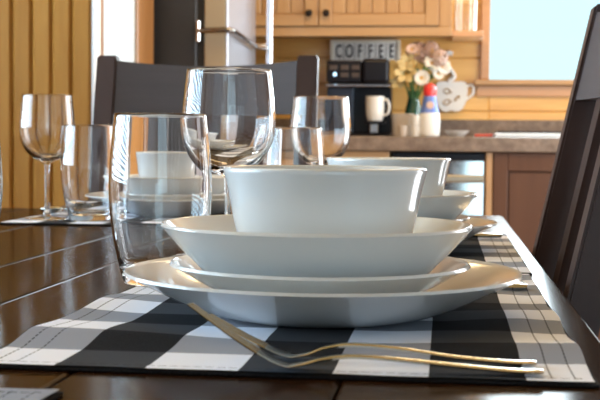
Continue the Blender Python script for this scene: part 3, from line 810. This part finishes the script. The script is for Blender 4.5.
def make_knife(loc, rz, label, group='table knives'):
    t = thing('table_knife', label, 'knife', loc, rz, group)
    finish('handle', strip(bmesh.new(), [(x, 0, .0036, w, h) for x, w, h in ((-.012, .0045, .0028), (.03, .0055, .0032), (.075, .0075, .0034), (.092, .0078, .0032), (.098, .005, .0022))]), M['steel'], t, True)
    finish('blade', strip(bmesh.new(), [(x, yc, .0034, w, .0009) for x, yc, w in ((-.1080, .002, .002), (-.10, .001, .006), (-.08, 0, .0085), (-.05, 0, .009), (-.0125, 0, .0078))]), M['steel'], t, True)
    return t
make_knife((-.032, .952 + .012, MAT_TOP + .0004), 0, 'steel table knife beyond the nearest dinner plate, handle end showing')
make_knife((-.027, 1.495, MAT_TOP + .0004), 0, 'steel table knife beyond the second plate near the table edge')
def make_spoon(loc, rz, label):
    t = thing('spoon', label, 'spoon', loc, rz, 'spoons at the far setting')
    finish('handle', strip(bmesh.new(), [(x, 0, z, w, .0012) for (x, z), w in zip(spline([(.10, .002), (.05, .005), (.0, .010), (-.03, .009), (-.045, .0075)], 4), [.004, .0055, .0062, .006, .0055, .005, .0046, .0042, .0038, .0034, .003, .0028, .0026, .0026, .0028, .003, .004])]), M['steel'], t, True)
    bm = bmesh.new()
    bmesh.ops.create_uvsphere(bm, u_segments=24, v_segments=14, radius=1)
    bmesh.ops.delete(bm, geom=[v for v in bm.verts if v.co.z > .05], context='VERTS')
    for v in bm.verts: v.co = Vector((-.068 + v.co.x * .026, v.co.y * .0165, .0105 + v.co.z * .0095))
    o = finish('bowl', bm, M['steel'], t, True)
    s = o.modifiers.new('Solid', 'SOLIDIFY'); s.thickness = .0012
    return t
make_spoon((-.572, 1.890, MAT_TOP + .0006), math.radians(88), 'steel spoon on the far placemat just behind the far tumbler')
make_spoon((-.606, 1.885, MAT_TOP + .0006), math.radians(86), 'steel spoon leftmost on the far placemat behind the wine glass')

# ------------------------------------------------------------------ chairs
def make_chair(loc, rz, label):
    t = thing('dining_chair', label, 'chair', loc, rz, 'dark wooden dining chairs')
    W = .218
    def py(z): return -.21 - .2186 * (z - .47)
    for s in (-1, 1):
        bm = bmesh.new()
        prof = [(-.255, 0), (-.212, .30), (-.205, .44), (py(.52), .52), (py(.80), .80), (py(1.046), 1.046)]
        rings = []
        for y, z in prof:
            d = .034 if .4 < z < .9 else .028
            x0, x1 = (s * W, s * (W - .040))
            rings.append([bm.verts.new(p) for p in ((x0, y, z), (x1, y, z), (x1, y - d, z), (x0, y - d, z))])
        for a, b in zip(rings, rings[1:]):
            for k in range(4): bm.faces.new((a[k], a[(k + 1) % 4], b[(k + 1) % 4], b[k]))
        bm.faces.new(rings[0]); bm.faces.new(rings[-1])
        bmesh.ops.bevel(bm, geom=[e for e in bm.edges], offset=.003, segments=2, affect='EDGES')
        finish('rear_leg', bm, M['chair'], t, True)
        finish('front_leg', B(s * W - (.042 if s > 0 else 0), s * W + (0 if s > 0 else .042), .168, .21, 0, .4395, .004), M['chair'], t)
        finish('side_stretcher', B(s * (W - .02) - .01, s * (W - .02) + .01, -.21, .167, .18, .21, .003), M['chair'], t)
        finish('seat_rail', B(s * (W - .02) - .012, s * (W - .02) + .012, -.203, .1675, .375, .4395, .002), M['chair'], t)
    finish('seat', B(-W - .004, W + .004, -.2, .222, .44, .468, .008, seg=3), M['chairrail'], t, True)
    finish('front_rail', B(-W + .043, W - .043, .18, .2, .375, .4395, .002), M['chairrail'], t)
    def rail(z0, z1, bow, crown, name):
        bm = bmesh.new(); n = 14; rg = []
        for i in range(n + 1):
            u = -1 + 2 * i / n; x = u * (W - .0405)
            b = bow * (1 - u * u); zt = z1 - crown * (1 - u * u)
            yf = lambda z: py(z) - .004 - b
            rg.append([bm.verts.new(p) for p in ((x, yf(z0), z0), (x, yf(zt), zt), (x, yf(zt) - .02, zt), (x, yf(z0) - .02, z0))])
        for a, b in zip(rg, rg[1:]):
            for k in range(4): bm.faces.new((a[k], a[(k + 1) % 4], b[(k + 1) % 4], b[k]))
        bm.faces.new(rg[0]); bm.faces.new(rg[-1])
        return finish(name, bm, M['chairrail'], t, True, ang=35)
    rail(.932, 1.036, .022, .010, 'top_rail')
    rail(.56, .605, .022, 0, 'lower_rail')
    for c in (-.095, 0, .095):
        bm = bmesh.new(); b = .022 * (1 - (c / .18) ** 2)
        v = []
        for z in (.6055, .76, .9315):
            y = py(z) - .006 - b
            v.append([bm.verts.new(p) for p in ((c - .026, y, z), (c + .026, y, z), (c + .026, y - .013, z), (c - .026, y - .013, z))])
        for a, q in zip(v, v[1:]):
            for k in range(4): bm.faces.new((a[k], a[(k + 1) % 4], q[(k + 1) % 4], q[k]))
        bm.faces.new(v[0]); bm.faces.new(v[-1])
        finish('slat', bm, M['chair'], t)
    return t
ch = make_chair((-.162, 1.28, 0), PI / 2, 'dark wooden dining chair at the right side, its tilted back cropped by the frame')
c2 = copy_tree(ch); c2.location = (-.463, 1.965, 0); c2.rotation_euler = (0, 0, PI)
c2['label'] = 'dark wooden dining chair at the far table end with wide top rail'

# ------------------------------------------------------------------ light
def area(name, loc, rot, sx, sy, power, col):
    l = bpy.data.lights.new(name, 'AREA'); l.shape = 'RECTANGLE'; l.size = sx; l.size_y = sy; l.energy = power; l.color = col
    o = bpy.data.objects.new(name, l); COL.objects.link(o); o.location = loc; o.rotation_euler = rot
    return o
DAY = (.80, .93, 1.)
area('daylight_back_window', (.82, RY1 - .052, 1.60), (-PI / 2, 0, 0), 1.24, .86, 56, DAY)
area('daylight_patio_door', ((DX0 + DX1) / 2 + .02, RY0 + .03, 1.07), (PI / 2, 0, 0), DX1 - DX0 - .1, 1.95, 16, (.60, .81, 1.))
area('daylight_side_window', (RX0 + .012, (LY0 + LY1) / 2, (LZ0 + LZ1) / 2), (0, -PI / 2, 0), LZ1 - LZ0, LY1 - LY0, 215, (.58, .80, 1.))
area('added_kitchen_daylight', (RX1 - .03, (KY0 + KY1) / 2, (KZ0 + KZ1) / 2), (0, PI / 2, 0), KZ1 - KZ0, KY1 - KY0, 86, (.97, .97, 1.))  # unseen source added to brighten the kitchen
area('daylight_small_window', (WX - .06, 3.47, 1.6), (0, -PI / 2, 0), 1.0, .54, 2, DAY)
area('added_warm_fill', (-.1, 3.6, RZ - .03), (0, 0, 0), .9, .5, 28, (1., .72, .38))  # no fixture; warm fill added to brighten the pine wall
w = bpy.data.worlds.new('World'); S.world = w; w.use_nodes = True
bg = w.node_tree.nodes['Background']; bg.inputs[0].default_value = (.62, .93, 1.0, 1); bg.inputs[1].default_value = 1.25

# ------------------------------------------------------------------ camera
cam = bpy.data.cameras.new('Camera'); co = bpy.data.objects.new('Camera', cam); COL.objects.link(co)
cam.sensor_width = 36.; cam.lens = 72.; cam.clip_start = .02
yaw, pit, roll = math.radians(6.858), math.radians(2.780), math.radians(.5)
fwd = Vector((-math.sin(yaw) * math.cos(pit), math.cos(yaw) * math.cos(pit), -math.sin(pit)))
right = Vector((math.cos(yaw), math.sin(yaw), 0)); up = right.cross(fwd)
R = right * math.cos(roll) + up * math.sin(roll); U = up * math.cos(roll) - right * math.sin(roll)
mw = Matrix((R, U, -fwd)).transposed().to_4x4(); mw.translation = (0, 0, .88)
co.matrix_world = mw
cam.dof.use_dof = True; cam.dof.focus_distance = .95; cam.dof.aperture_fstop = 22
S.camera = co
S.view_settings.view_transform = 'Standard'; S.view_settings.look = 'None'
S.view_settings.exposure = 0.; S.view_settings.gamma = 1.; S.view_settings.use_curve_mapping = False
S.cycles.use_denoising = True
S.cycles.max_bounces = 16; S.cycles.transmission_bounces = 16; S.cycles.transparent_max_bounces = 16; S.cycles.glossy_bounces = 6
S.cycles.sample_clamp_indirect = 6.
